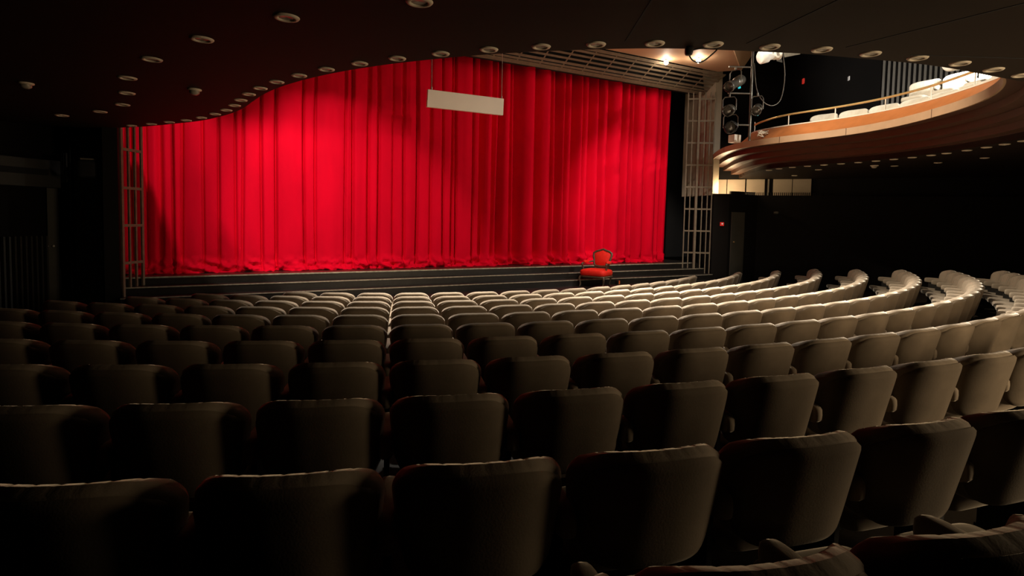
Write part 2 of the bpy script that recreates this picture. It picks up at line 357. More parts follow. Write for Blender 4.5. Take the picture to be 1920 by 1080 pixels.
# ------------------------------------------------------------------ side walls
WP = [(6.86, .46), (7.02, .50), (7.9, -.9), (10.2, 1.75), (13.5, 6.0), (14.2, 16.5)]
WL = [(-6.90, .46), (-7.02, .48), (-7.9, -.9), (-10.2, 1.75), (-11.6, 5.0), (-12.0, 16.5)]
def wall_strip(name, pts, z0, z1, m, th=.08):
    sgn = 1 if pts[-1][0] > 0 else -1
    b = MB()
    for a, c in zip(pts[:-1], pts[1:]):
        d = (Vector(c)-Vector(a)).normalized(); q = Vector((d.y, -d.x))*th*sgn
        a2 = Vector(a)-q*0; c2 = Vector(c)-q*0
        ao = Vector(a)+q*-1*-1; co = Vector(c)+q
        # thickness away from the hall
        P = [Vector(a), Vector(c), Vector(c)+q*1, Vector(a)+q*1]
        b.hexa([W(p.x, p.y, z0) for p in P]+[W(p.x, p.y, z1) for p in P])
    return struct(b.build(name, m))
wall_strip('wall_right', WP[2:], .80, 5.6, M['blackwall'])
wall_strip('wall_left', WL[2:], -2.4, 5.6, M['blackwall'])
b = MB(); b.prism([xy(*p) for p in [(6.82, .40), (7.06, .42), (7.06, -.7), (6.95, -.7)]], E+.80, E+5.6); struct(b.build('wall_column_right', M['column']))
b = MB(); b.prism([xy(*p) for p in [(7.0, -.55), (7.9, -.75), (7.9, -.9), (7.0, -.9)]], E+.80, E+5.6); struct(b.build('wall_recess_right', M['column']))
# lower black wall in front of it, with its ledge
LED = .84
b = MB(); low = [(6.84, .47), (7.2, .70), (8.3, .75), (10.6, 3.1), (13.2, 6.4), (13.9, 16.5)]; up_ = [(14.6, 16.5), (13.9, 6.1), (10.5, 1.6), (8.2, -.95), (7.4, -.95)]
b.prism([xy(*p) for p in low+up_], E-2.5, E+LED); struct(b.build('wall_lower_right', M['blackwall']))
b = MB(); b.prism([xy(*p) for p in [(-6.86, .46), (-7.06, .48), (-7.1, -.7), (-6.9, -.7)]], E-1.53, E+5.6); struct(b.build('wall_column_left', M['blackwall']))
# plaster panels on the upper side wall, over the ledge
wd_ = (Vector((10.2, 1.75))-Vector((7.9, -.9))).normalized(); wq = Vector((-wd_.y, wd_.x))*1   # towards the hall
def on_wall(s_, off, z): p = Vector((7.9, -.9))+wd_*s_+wq*off; return W(p.x, p.y, z)
def wbox(b, s0, s1, o0, o1, z0, z1):
    b.hexa([on_wall(s0, o0, z0), on_wall(s1, o0, z0), on_wall(s1, o1, z0), on_wall(s0, o1, z0), on_wall(s0, o0, z1), on_wall(s1, o0, z1), on_wall(s1, o1, z1), on_wall(s0, o1, z1)])
for i, (s0, s1) in enumerate([(.10, .66), (.68, 1.18), (1.22, 1.72), (1.95, 2.45), (2.47, 2.95)]):
    b = MB(); wbox(b, s0, s1, .01, .05, .86, 1.35); o = b.build('wall_panel_right', M['column'], bevel=.004); struct(o)
b = MB(); wbox(b, 1.80, 1.84, .01, .07, .84, 1.35); struct(b.build('trim_1', M['slat']))
# thin upright slats between the column and the panels
sl = empty('slat_screen', W(7.25, -.2, .84), TH, 'narrow screen of three thin upright slats beside the lit column', 'screen')
for uu in (7.20, 7.34, 7.48, 7.60):
    b = MB(); b.hexa([W(uu, -.22, .84), W(uu+.035, -.22, .84), W(uu+.035, -.10, .84), W(uu, -.10, .84), W(uu, -.22, 2.0), W(uu+.035, -.22, 2.0), W(uu+.035, -.10, 2.0), W(uu, -.10, 2.0)]); adopt(b.build('slat', M['slat']), sl)
# comb of short fins along the ledge
b = MB(); n_f = 0
for (a, c) in [((7.3, .66), (8.3, .72)), ((8.3, .72), (9.6, 2.05))]:
    L = (Vector(c)-Vector(a)).length; k = int(L/.052); d = (Vector(c)-Vector(a))/L
    for i in range(k):
        p = Vector(a)+d*(i*.052); q = Vector((-d.y, d.x))*.05; e = d*.018
        P = [p-e*.5, p+e*.5, p+e*.5-q*-1*-1, p-e*.5-q]
        b.hexa([W(v.x, v.y, LED+.002) for v in P]+[W(v.x, v.y, LED+.085) for v in P])
fr = b.build('ledge_fins', M['blackwall']); settle(fr, W(8.3, .7, LED)); tag(fr, 'comb of short black fins standing along the ledge of the right wall', 'fins', kind='stuff')
# door, signs and little lamps on the right wall
b = MB(); b.hexa([W(7.28, .715, -2.3), W(7.78, .735, -2.3), W(7.78, .76, -2.3), W(7.28, .74, -2.3), W(7.28, .715, .34), W(7.78, .735, .34), W(7.78, .76, .34), W(7.28, .74, .34)]); dr = b.build('door_1', M['greywall']); struct(dr)
b = MB(); b.blob(W(7.335, .79, -.49), (.022, .022, .022), 1, 1, 12, 8); kn = b.build('door_knob', M['brass'], dr)
def small_box(name, c, h, m, label, cat, group=None, rz=TH, bev=.004):
    b = MB(); b.box((0, 0, 0), h); o = b.build(name, m, bevel=bev); o.location = c; o.rotation_euler = (0, 0, rz); return tag(o, label, cat, group)
ex = empty('exit_sign', W(7.02, .63, 0), TH, 'small lit red sign on the dark wall beside the right grille', 'sign')
b = MB(); b.box((0, 0, 0), (.055, .02, .05)); b.build('sign_box', M['signred'], ex); b = MB(); b.box((-.012, -.022, .008), (.026, .003, .020)); b.build('sign_mark', M['signwhite'], ex)
e2 = empty('exit_sign', W(9.585, 1.10, 4.15), TH+.85, 'small red sign high on the black wall above the balcony', 'sign')
b = MB(); b.box((0, 0, 0), (.075, .02, .07)); b.build('sign_box', M['signred'], e2); b = MB(); b.box((-.02, -.022, .01), (.040, .003, .022)); b.build('sign_mark', M['signwhite'], e2)
small_box('wall_sign', W(10.32, 1.98, 4.15), (.055, .012, .055), M['signwhite'], 'small square white sign high on the wall left of the balcony slats', 'sign', rz=TH+.85)
small_box('door_closer', W(8.62, 1.10, .35), (.25, .04, .03), M['greywall'], 'long grey bar fixed high on the black lower right wall', 'bar', rz=TH+.8)
# slatted upper wall above the balcony
ss = empty('slat_wall', W(10.84, 2.55, 2.0), TH, 'wall of pale upright slats above the right balcony seats', 'slats')
w0 = Vector((10.2, 1.75)); w1 = Vector((13.5, 6.0)); wdir = (w1-w0).normalized(); wn = Vector((-wdir.y, wdir.x))
s = 1.05; 
while s < 4.4:
    b = MB(); p = w0+wdir*s+wn*.03; q = w0+wdir*(s+.06)+wn*.03; r_ = q+wn*.07; t_ = p+wn*.07
    b.hexa([W(v.x, v.y, 1.95) for v in (p, q, r_, t_)]+[W(v.x, v.y, 5.5) for v in (p, q, r_, t_)]); adopt(b.build('slat', M['slat']), ss); s += .118
# ------------------------------------------------------------------ left side wall details
small = [(-7.04, .30), (-7.60, -.48)]
def lw(s_, off, z):   # along the recess wall on the left
    a = Vector((-6.98, .40)); c = Vector((-7.9, -.9)); d = (c-a).normalized(); q = Vector((-d.y, d.x))*-1
    p = a+d*s_+q*off; return W(p.x, p.y, z)
def lbox(b, s0, s1, o0, o1, z0, z1): b.hexa([lw(s0, o0, z0), lw(s1, o0, z0), lw(s1, o1, z0), lw(s0, o1, z0), lw(s0, o0, z1), lw(s1, o0, z1), lw(s1, o1, z1), lw(s0, o1, z1)])
b = MB(); lbox(b, 0, 1.55, -.10, -.02, -2.3, 5.5); struct(b.build('wall_recess_left', M['blackwall']))
b = MB(); lbox(b, .22, 1.02, -.02, .012, -1.6, 1.30); pn = b.build('wall_panel_left', M['greywall'], bevel=.005); struct(pn)
b = MB(); lbox(b, .05, .17, -.02, .02, -1.6, 1.34); struct(b.build('trim_2', M['greywall']))
b = MB(); lbox(b, 1.06, 1.10, -.02, .04, -1.6, 1.34); struct(b.build('trim_3', M['darkslat']))
lp = lambda s_, o_, z: W(-7.9-.655*s_+.755*o_, -.9+.755*s_+.655*o_, z)
def wlb(b, s0, s1, o0, o1, z0, z1): b.hexa([lp(s0, o0, z0), lp(s1, o0, z0), lp(s1, o1, z0), lp(s0, o1, z0), lp(s0, o0, z1), lp(s1, o0, z1), lp(s1, o1, z1), lp(s0, o1, z1)])
b = MB(); wlb(b, .14, 1.5, .01, .28, .40, .86)
bx = b.build('projecting_box', M['darkslat'], bevel=.01); settle(bx, lp(.8, .15, .63), TH+.856); tag(bx, 'dim brown box projecting from the far left wall under the soffit', 'box')
b = MB(); wlb(b, .35, 1.1, .275, .285, .60, .70); o = b.build('slot', M['void']); m_ = Matrix.Translation(bx.location) @ Matrix.Rotation(TH+.856, 4, 'Z'); o.data.transform(m_.inverted()); o.parent = bx
sp = empty('wall_speaker', lw(.36, .10, .70), TH, 'black wall speaker with a pale top, left of the left grille', 'speaker')
b = MB(); b.blob((0, 0, 0), (.15, .13, .15), .3, .3); b.build('housing', M['spotblack'], sp); b = MB(); b.box((0, -.02, .158), (.11, .08, .012)); b.build('top_plate', M['slat'], sp)
def slat_rack(s0, s1, z0, z1, label, step=.07):
    o = empty('slat_screen', lw(s0, .02, z0), TH, label, 'slats'); x = s0
    while x < s1:
        b = MB(); lbox(b, x, x+.025, .0, .06, z0, z1); adopt(b.build('slat', M['darkslat']), o); x += step
slat_rack(1.14, 1.52, .50, 1.0, 'short dark upright slats on the left wall under the soffit')
o = empty('slat_screen', lp(.2, .04, -1.9), TH+.856, 'dark upright slats low on the far left wall', 'slats')
for i in range(18):
    b = MB(); wlb(b, .22+i*.085, .25+i*.085, .01, .07, -1.9, -.42); adopt(b.build('slat', M['darkslat']), o)
b = MB(); b.hexa([W(-8.03, -.80, -2.0), W(-7.90, -.88, -2.0), W(-7.86, -.82, -2.0), W(-8.0, -.72, -2.0), W(-8.03, -.80, .40), W(-7.90, -.88, .40), W(-7.86, -.82, .40), W(-8.0, -.72, .40)]); d2 = b.build('door_2', M['greywall']); struct(d2)
b = MB(); b.blob(W(-7.93, -.74, -.60), (.02, .02, .02), 1, 1, 12, 8); b.blob(W(-8.0, -.70, -.60), (.012, .012, .012), 1, 1, 12, 8); b.build('door_knob', M['whitetrim'], d2)
# ------------------------------------------------------------------ balcony
RING = [(-7.35, .30), (-6.94, .62), (-6.58, 0.98), (-6.3, 1.36), (-6.05, 1.76), (-5.82, 2.08), (-5.63, 2.48), (-5.46, 2.94), (-5.34, 3.34), (-5.26, 3.77), (-5.22, 4.17), (-5.16, 4.59), (-5.08, 4.98), (-4.96, 5.39), (-4.8, 5.8), (-4.62, 6.18), (-4.4, 6.55), (-4.17, 6.88), (-3.9, 7.21), (-3.62, 7.53), (-3.3, 7.81), (-2.98, 8.08), (-2.62, 8.34), (-2.24, 8.55), (-1.82, 8.73), (-1.45, 8.9), (-1.02, 9.02), (-0.61, 9.16), (-0.16, 9.26), (0.29, 9.31), (0.68, 9.35), (1.15, 9.42), (1.6, 9.47), (2.05, 9.5), (2.5, 9.5), (2.95, 9.44), (3.4, 9.28), (3.85, 9.06), (4.25, 8.8), (4.65, 8.48), (5.0, 8.12), (5.28, 7.77), (5.5, 7.45), (5.7, 7.15), (5.9, 6.8), (6.1, 6.42), (6.25, 6.02), (6.36, 5.65), (6.44, 5.28), (6.47, 4.93), (6.49, 4.56), (6.48, 4.2), (6.44, 3.85), (6.41, 3.46), (6.41, 3.08), (6.47, 2.66), (6.64, 2.24), (6.95, 1.8), (7.35, 1.3), (7.85, .75), (8.35, .15)]
def catmull(pts, sub=4):
    P = [Vector(p) for p in pts]; out = []
    for i in range(len(P)-1):
        a = P[max(i-1, 0)]; b_ = P[i]; c = P[i+1]; d = P[min(i+2, len(P)-1)]
        for k in range(sub):
            t = k/sub; out.append(.5*((2*b_)+(c-a)*t+(2*a-5*b_+4*c-d)*t*t+(3*b_-a-3*c+d)*t**3))
    out.append(P[-1]); return out
ring = catmull(RING)
def smooth(p, it=6):
    for _ in range(it): p = [p[0]]+[(p[i-1]+p[i]*2+p[i+1])/4 for i in range(1, len(p)-1)]+[p[-1]]
    return p
ring = smooth(ring, 8)
nrm = []
for i in range(len(ring)):
    t = (ring[min(i+2, len(ring)-1)]-ring[max(i-2, 0)]).normalized(); nrm.append(Vector((t.y, -t.x)))   # towards the open hall
EDGE = 0.10
def off(i, o):
    if o > EDGE: o = EDGE+(o-EDGE)*(.55+.45*min(1, max(0, (ring[i].x+3.5)/4)))
    return ring[i]+nrm[i]*o
def line(o, z): return [W(off(i, o).x, off(i, o).y, z) for i in range(len(ring))]
bal = empty('balcony', W(0, 9.3, 1.36), TH, 'curved wooden balcony with stepped underside sweeping over the rear stalls', 'balcony')
S0 = 1.36
out_poly = [(14.3, -.2), (14.3, 16.5), (-12.1, 16.5), (-12.1, .30)]
b = MB(); lo = line(EDGE, S0); n = len(lo)
vs = lo+[W(p[0], p[1], S0) for p in out_poly]; vs2 = [v+Vector((0, 0, .10)) for v in vs]; m_ = len(vs)
b.add(vs+vs2, [tuple(range(m_)), tuple(range(2*m_-1, m_-1, -1))]+[(i, (i+1) % m_, m_+(i+1) % m_, m_+i) for i in range(m_)], False)
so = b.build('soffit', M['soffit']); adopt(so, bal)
STEP = .225; RISE = .108
for k in range(4):
    o0 = EDGE+STEP*k; o1 = EDGE+STEP*(k+1); z0 = S0+RISE*k+(.0 if k else .0); z1 = S0+RISE*(k+1)
    b = MB(); b.grid([line(o0, z0), line(o0, z1)], smooth=True); b.grid([line(o0, z1+.001), line(o1, z1+.001)], smooth=True)
    o = b.build('stepped_lip', M['lip']); adopt(o, bal)
OF = EDGE+STEP*4; ZF0 = S0+RISE*4; ZF1 = ZF0+.135
b = MB(); b.grid([line(OF-.03, ZF0), line(OF, ZF0), line(OF, ZF1), line(OF-.03, ZF1)], smooth=False); fa = adopt(b.build('fascia', M['fascia']), bal)
I1 = 226     # where the raised parapet stops, short of the end
def part_line(o, z, i0=0, i1=I1):
    return [W(off(i, o if i < i1-8 else o-.25*((i-(i1-8))/8)**2).x, off(i, o if i < i1-8 else o-.25*((i-(i1-8))/8)**2).y, z) for i in range(i0, i1)]
b = MB(); rows = []
for k in range(9):
    t = k/8; rows.append(part_line(OF-.03-.40*t, ZF1-.01+.30*(t**1.35)))
b.grid(rows); tr = adopt(b.build('trough_panel', M['trough']), bal)
b = MB(); b.grid([line(OF-.03, ZF1-.012), line(OF-.95, ZF1-.012)]); adopt(b.build('ledge_top', M['fascia']), bal)
b = MB(); b.grid([part_line(OF-.42, ZF1+.288), part_line(OF-.42, ZF1+.312), part_line(OF-.48, ZF1+.312), part_line(OF-.48, ZF1+.10)], smooth=False); adopt(b.build('parapet_cap', M['whitetrim']), bal)
RA = 6; rl = [W(off(i, OF-.46).x, off(i, OF-.46).y, ZF1+.545-(.10*max(0, (i-(I1-14))/10)**2)) for i in range(4, I1-4)]
b = MB(); b.tube(rl, .022, 10); adopt(b.build('handrail', M['brass']), bal)
acc = 0; last = None
for i in range(4, I1-4):
    p = off(i, OF-.46)
    if last is None or (p-last).length > .98:
        last = p; b = MB(); b.tube([W(p.x, p.y, ZF1+.30), W(p.x, p.y, ZF1+.53)], .011, 8); adopt(b.build('rail_post', M['whitetrim']), bal)
for tgt in [(4.95, 6.9), (5.38, 4.95), (5.33, 3.5), (6.0, 1.7)]:
    i = min(range(len(ring)), key=lambda q: (off(q, OF)-Vector(tgt)).length)
    p = off(i, OF+.002); q = off(i+1, OF+.002); d = (q-p).normalized()*.006; b = MB()
    b.hexa([W(p.x-d.x, p.y-d.y, ZF0), W(p.x+d.x, p.y+d.y, ZF0), W(p.x+d.x-nrm[i].x*.01, p.y+d.y-nrm[i].y*.01, ZF0), W(p.x-d.x-nrm[i].x*.01, p.y-d.y-nrm[i].y*.01, ZF0)]+[W(p.x-d.x, p.y-d.y, ZF1), W(p.x+d.x, p.y+d.y, ZF1), W(p.x+d.x-nrm[i].x*.01, p.y+d.y-nrm[i].y*.01, ZF1), W(p.x-d.x-nrm[i].x*.01, p.y-d.y-nrm[i].y*.01, ZF1)])
    adopt(b.build('fascia_joint', M['lip']), bal)
# seams in the soffit boards
def seam(p0, p1, k):
    a = Vector(p0); c = Vector(p1); d = (c-a).normalized(); q = Vector((-d.y, d.x))*.006; b = MB()
    P = [a-q, c-q, c+q, a+q]; b.hexa([W(v.x, v.y, S0-.003) for v in P]+[W(v.x, v.y, S0) for v in P]); adopt(b.build('board_seam', M['void']), bal)
SEAMS = [((-2.85, 8.28), (-5.2, 12.6)), ((-2.05, 8.72), (-3.2, 12.8)), ((-1.35, 9.05), (-1.2, 13.2)), ((-.75, 9.2), (6.0, 12.5))]
for k, (a, c) in enumerate(SEAMS): seam(a, c, k)
# ------------------------------------------------------------------ downlights in the soffit
def make_downlight():
    o = empty('ceiling_downlight'); 
    b = MB(); b.lathe([(.046, .004), (.046, -.006), (.056, -.010), (.070, -.007), (.076, 0), (.076, .004)], 28); b.build('rim', M['whiterim'], o)
    b = MB(); b.lathe([(.047, .003), (.040, -.002), (.030, -.001), (.0, .002)], 24); b.build('lamp_face', M['lampglass'], o)
    return o
dl = make_downlight(); used = False
def downlight(u, n_, label, group, sc=1.0):
    global used
    o = dl if not used else copy_tree(dl)
    used = True; o.location = W(u, n_, S0-.002); o.scale = (sc, sc, sc); tag(o, label, 'downlight', group); return o
EDGE_RING = [(-6.58, 0.98), (-6.3, 1.36), (-6.05, 1.76), (-5.82, 2.1), (-5.63, 2.48), (-5.46, 2.94), (-5.34, 3.34), (-5.26, 3.77), (-5.22, 4.17), (-5.16, 4.59), (-5.08, 4.98), (-4.96, 5.39), (-4.8, 5.8), (-4.62, 6.18), (-4.4, 6.55), (-4.17, 6.88), (-3.9, 7.21), (-3.62, 7.53), (-3.3, 7.81), (-2.98, 8.08), (-2.62, 8.34), (-2.24, 8.55), (-1.82, 8.73), (-1.45, 8.9), (-1.02, 9.02), (-0.61, 9.16), (-0.16, 9.26), (0.29, 9.31), (0.68, 9.35)]
for i, (u, n_) in enumerate(EDGE_RING):
    q = min(range(len(ring)), key=lambda k: (ring[k]-Vector((u, n_))).length); p = ring[q]-nrm[q]*.03
    downlight(p.x, p.y, 'cream-rimmed downlight, %s from the left along the wavy soffit edge' % ORD[i+1], 'downlights along the soffit edge')
RIGHT_RING = [(6.67, 2.24), (6.47, 2.64), (6.41, 3.07), (6.42, 3.45), (6.45, 3.85), (6.5, 4.2), (6.5, 4.58), (6.46, 4.95), (6.43, 5.31), (6.36, 5.65), (6.26, 6.01), (6.12, 6.35), (5.95, 6.7), (5.76, 7.03), (5.55, 7.36), (5.33, 7.65)]
for i, (u, n_) in enumerate(RIGHT_RING):
    q = min(range(len(ring)), key=lambda k: (ring[k]-Vector((u, n_))).length); p = ring[q]-nrm[q]*.08
    downlight(p.x, p.y, 'tiny dim downlight, %s from the left under the right wing of the balcony' % ORD[i+1], 'downlights under the right wing')
for i, (u, n_) in enumerate([(-4.45, 8.21), (-5.14, 7.46), (-5.65, 6.59), (-6.04, 5.69), (-6.31, 4.73), (-6.4, 3.86), (-6.53, 2.99), (-6.86, 2.21), (-7.39, 1.51)]):
    downlight(u, n_, 'reddish downlight, %s down the curved inner row of the dark soffit' % ORD[i+1], 'inner row of downlights on the left', 1.15)
for i, (u, n_) in enumerate([(8.53, 1.71), (7.45, 3.1), (7.82, 4.63), (7.79, 5.49), (7.5, 6.41)]):
    downlight(u, n_, 'faint downlight, %s from the left in the inner row under the right wing' % ORD[i+1], 'inner downlights under the right wing')
def detector(u, n_, label, r=.06):
    o = empty('smoke_detector', W(u, n_, S0-.002), 0, label, 'detector'); b = MB(); b.lathe([(r*1.0, 0), (r, -.012), (r*.7, -.02)], 20); b.build('base', M['whiterim'], o)
    b = MB(); b.lathe([(r*.72, -.018), (r*.7, -.045), (r*.35, -.062), (0, -.064)], 20); b.build('sensor_head', M['lampglass'], o)
detector(-5.72, 4.53, 'round pale detector hanging from the soffit left of the curtain', .07)
detector(7.4, 4.43, 'round pale detector under the right wing near the small downlights', .08)
detector(5.6, 8.3, 'small detector near the tip of the right wing underside', .05)
detector(-7.29, 3.84, 'faint oval detector on the far left of the soffit', .07)
# ------------------------------------------------------------------ theatre seats
def shell(mb, wt, wb, h, y0f, T0, T1, nx=56, nz=20, edge_pow=8, pleats=0, inset=1.0, bt=.13, bb=.24):
    # closed padded slab following the curved, reclined back; T0 = back face offset, T1 = front face offset
    def P(s, t, side):
        hw = (wb+(wt-wb)*min(1, (t+1)/2*1.25))/2*inset
        bz = bt if t > 0 else bb
        x = hw*s*(1-bz*abs(t)**6); z = h/2*t*inset
        z *= (1-(.24 if t > 0 else bb*.35)*abs(s)**5)
        m = max(abs(s), abs(t)); th = max(0.0, 1-m**edge_pow)**.5
        mid = (T0+T1)/2; half = (T1-T0)/2
        y = mid+side*half*th
        if pleats and side > 0:
            ph = (s*pleats/2) % 1; dd = min(ph, 1-ph)/pleats*hw*2*2
            y -= .005*math.exp(-(dd/.007)**2)*th
        if pleats and m > .93:
            ph = (s*pleats/2) % 1; dd = min(ph, 1-ph)/pleats*hw*2*2
            z -= .0015*math.exp(-(dd/.007)**2)*(1 if t > 0 else 0)
        yb = .108*(abs(x)/.275)**2.8-.058
        zz = z+h/2
        return Vector((x, yb+y+y0f(zz), zz))
    ss = [math.sin(PI/2*(-1+2*i/nx))*.35+(-1+2*i/nx)*.65 for i in range(nx+1)]
    ts = [math.sin(PI/2*(-1+2*i/nz))*.6+(-1+2*i/nz)*.4 for i in range(nz+1)]
    for side in (-1, 1):
        rows = [[P(s_, t, side) for s_ in (ss if side > 0 else ss[::-1])] for t in ts]
        mb.grid(rows)
def make_seat(name='theatre_seat', vel='velvet', velb='velvet_back'):
    o = empty(name)
    ZB = .40; H = BH-ZB; TAN = math.tan(math.radians(14))
    yf = lambda zz: (H-zz)*TAN
    b = MB(); shell(b, .578, .515, H, yf, -.004, .125, pleats=8, edge_pow=6)
    b.v = [(x, y, z+ZB) for x, y, z in b.v]; b.build('backrest', M[vel], o)
    b = MB(); shell(b, .578, .515, H, yf, -.014, .03, nx=28, nz=14, inset=.95, edge_pow=12)
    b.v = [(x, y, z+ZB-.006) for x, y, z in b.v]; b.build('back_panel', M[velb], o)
    b = MB(); b.blob((0, .40, .385), (.222, .225, .055), .45, .3, 36, 12, lambda p: Vector((p.x, p.y, p.z+(p.y*.10)))); b.build('seat', M[vel], o)
    for sx in (-1,):
        b = MB(); b.blob((sx*.30, .245, .585), (.035, .19, .055), .45, .45, 20, 12, lambda p: Vector((p.x, p.y, p.z+p.y*.05))); b.build('armrest', M[vel], o)
        b = MB(); b.box((sx*.30, .26, .33), (.012, .10, .235)); b.box((sx*.30, .24, .10), (.014, .13, .012)); b.box((sx*.30, .24, .012), (.03, .17, .012)); b.build('leg', M['iron'], o)
    b = MB(); b.box((0, .26, .33), (.27, .02, .018)); b.build('seat_bar', M['iron'], o)
    return o
proto = make_seat(); pu = False
PHI = lambda k: .1826915-.0020333*k
def seat_end(k): return {9: 13, 8: 16, 7: 18, 6: 20, 5: 21, 4: 22, 3: 23, 2: 24, 1: 25, 0: 26, -1: 27}[k]
def seat_start(k): return {9: -3, 8: -5, 7: -6, 6: -7, 5: -8, 4: -8, 3: -9, 2: -9, 1: -10, 0: -10, -1: -10}[k]
ROWN = {9: 'front row at the stage', 8: 'second row from the stage', 7: 'third row from the stage', 6: 'fourth row from the stage', 5: 'fifth row from the stage', 4: 'sixth row from the stage', 3: 'seventh row from the stage', 2: 'fourth row from the bottom', 1: 'third row from the bottom', 0: 'second row from the bottom', -1: 'nearest row at the bottom'}
nseat = 0
for k in range(-1, 10):
    R = R0-RP*k if k >= 0 else 17.31
    for j in range(seat_start(k), seat_end(k)):
        ph = PHI(k)+(j+.5)*.6/R-(.0055 if k < 0 else 0)
        x = CX+R*math.sin(ph); y = CY-R*math.cos(ph); z = floor_z(k)
        px, py, d = project((x, y, z+BH))
        if d < .6 or px < -150-200/d or px > 2070+200/d or py > 1190: continue
        o = proto if not pu else copy_tree(proto); pu = True
        o.location = (x, y, z); o.rotation_euler = (0, 0, ph+random.uniform(-.008, .008))
        side = ('%s right of the central gap' % ORD[j+1]) if j >= 0 else ('%s left of the central gap' % ORD[-j])
        look = 'beige' if j > 3 else ('grey-beige' if j >= 0 else 'shadowed beige')
        tag(o, '%s velvet theatre seat, %s, %s' % (look, side, ROWN[k]), 'theatre seat', 'curved rows of stalls seats'); nseat += 1
        if j == seat_end(k)-1:
            for ch in list(o.children):
                if ch.name.startswith('armrest') or ch.name.startswith('leg'):
                    c2 = ch.copy(); COL.objects.link(c2); c2.parent = o; c2.location = (.6, 0, 0)
print('SEATS', nseat)
# balcony seats
bp_ = make_seat('folding_seat', 'balseat', 'balseat'); bu = False
def bal_seat(i, back, zf, label):
    global bu
    o = bp_ if not bu else copy_tree(bp_); bu = True
    p = off(i, OF-.46-back); t = Vector((4.0, -4.0))-p
    base = W(p.x, p.y, zf); tg_ = W(p.x+nrm[i].x, p.y+nrm[i].y+.15, zf); d = tg_-base
    o.location = base; o.rotation_euler = (0, 0, math.atan2(-d.x, d.y)); tag(o, label, 'balcony seat', 'pale seats on the right balcony')
def walk(i0, step, back, i_end):
    out = [i0]; last = off(i0, OF-.46-back)
    for i in range(i0, i_end, -1):
        p = off(i, OF-.46-back)
        if (p-last).length >= step: out.append(i); last = p
    return out
for c, i in enumerate(walk(208, .58, .62, 120)):
    bal_seat(i, .62, 1.64, 'seat coloured pale for strong light behind the balcony rail, %s from the left end' % ORD[c+1])
for c, i in enumerate(walk(192, .62, 1.55, 130)):
    bal_seat(i, 1.50, 2.17, 'seat coloured pale for strong light in the raised second balcony row, %s from the left' % ORD[c+1])
b = MB()
def wl(o, z, i0=96, i1=222): return [W(off(i, o).x, off(i, o).y, z) for i in range(i0, i1)]
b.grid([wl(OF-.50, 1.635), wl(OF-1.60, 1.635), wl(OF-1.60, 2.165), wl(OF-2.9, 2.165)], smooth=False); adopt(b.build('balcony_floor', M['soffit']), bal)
# ------------------------------------------------------------------ hanging white panel
hp = empty('hanging_panel', W(-.93, 1, 2.355), TH, 'long white blank panel hung on two cables in front of the curtain', 'panel')
b = MB(); b.hexa([W(-1.78, .96, 2.18), W(-.10, .96, 2.19), W(-.10, 1.03, 2.19), W(-1.78, 1.03, 2.18), W(-1.765, .96, 2.52), W(-.09, .96, 2.535), W(-.09, 1.03, 2.535), W(-1.765, 1.03, 2.52)]); adopt(b.build('board', M['whitepanel'], bevel=.006), hp)
for uu in (-1.68, -.13):
    b = MB(); b.tube([W(uu, 1, 2.53), W(uu, 1, 5.6)], .008, 6); adopt(b.build('cable', M['cable']), hp)
    b = MB(); b.tube([W(uu, 1, 2.51), W(uu, 1, 2.58)], .018, 8); adopt(b.build('clamp', M['cable']), hp)
# ------------------------------------------------------------------ lit lamps in the ceiling panel
for uu, nn, lab in [(4.6, .80, 'bright lit lamp under the tan ceiling panel, nearer the curtain grille'), (5.16, 1.33, 'bright lit lamp in the middle of the tan ceiling panel')]:
    o = empty('ceiling_lamp', W(uu, nn, 4.10), TH, lab, 'lamp', 'lit lamps over the stage'); b = MB(); b.lathe([(.03, 0), (.03, -.02), (.02, -.04)], 16); b.build('socket', M['lampglass'], o)
    b = MB(); b.blob((0, 0, -.08), (.055, .055, .055), 1, 1, 16, 10); b.build('bulb', M['bulb'], o)
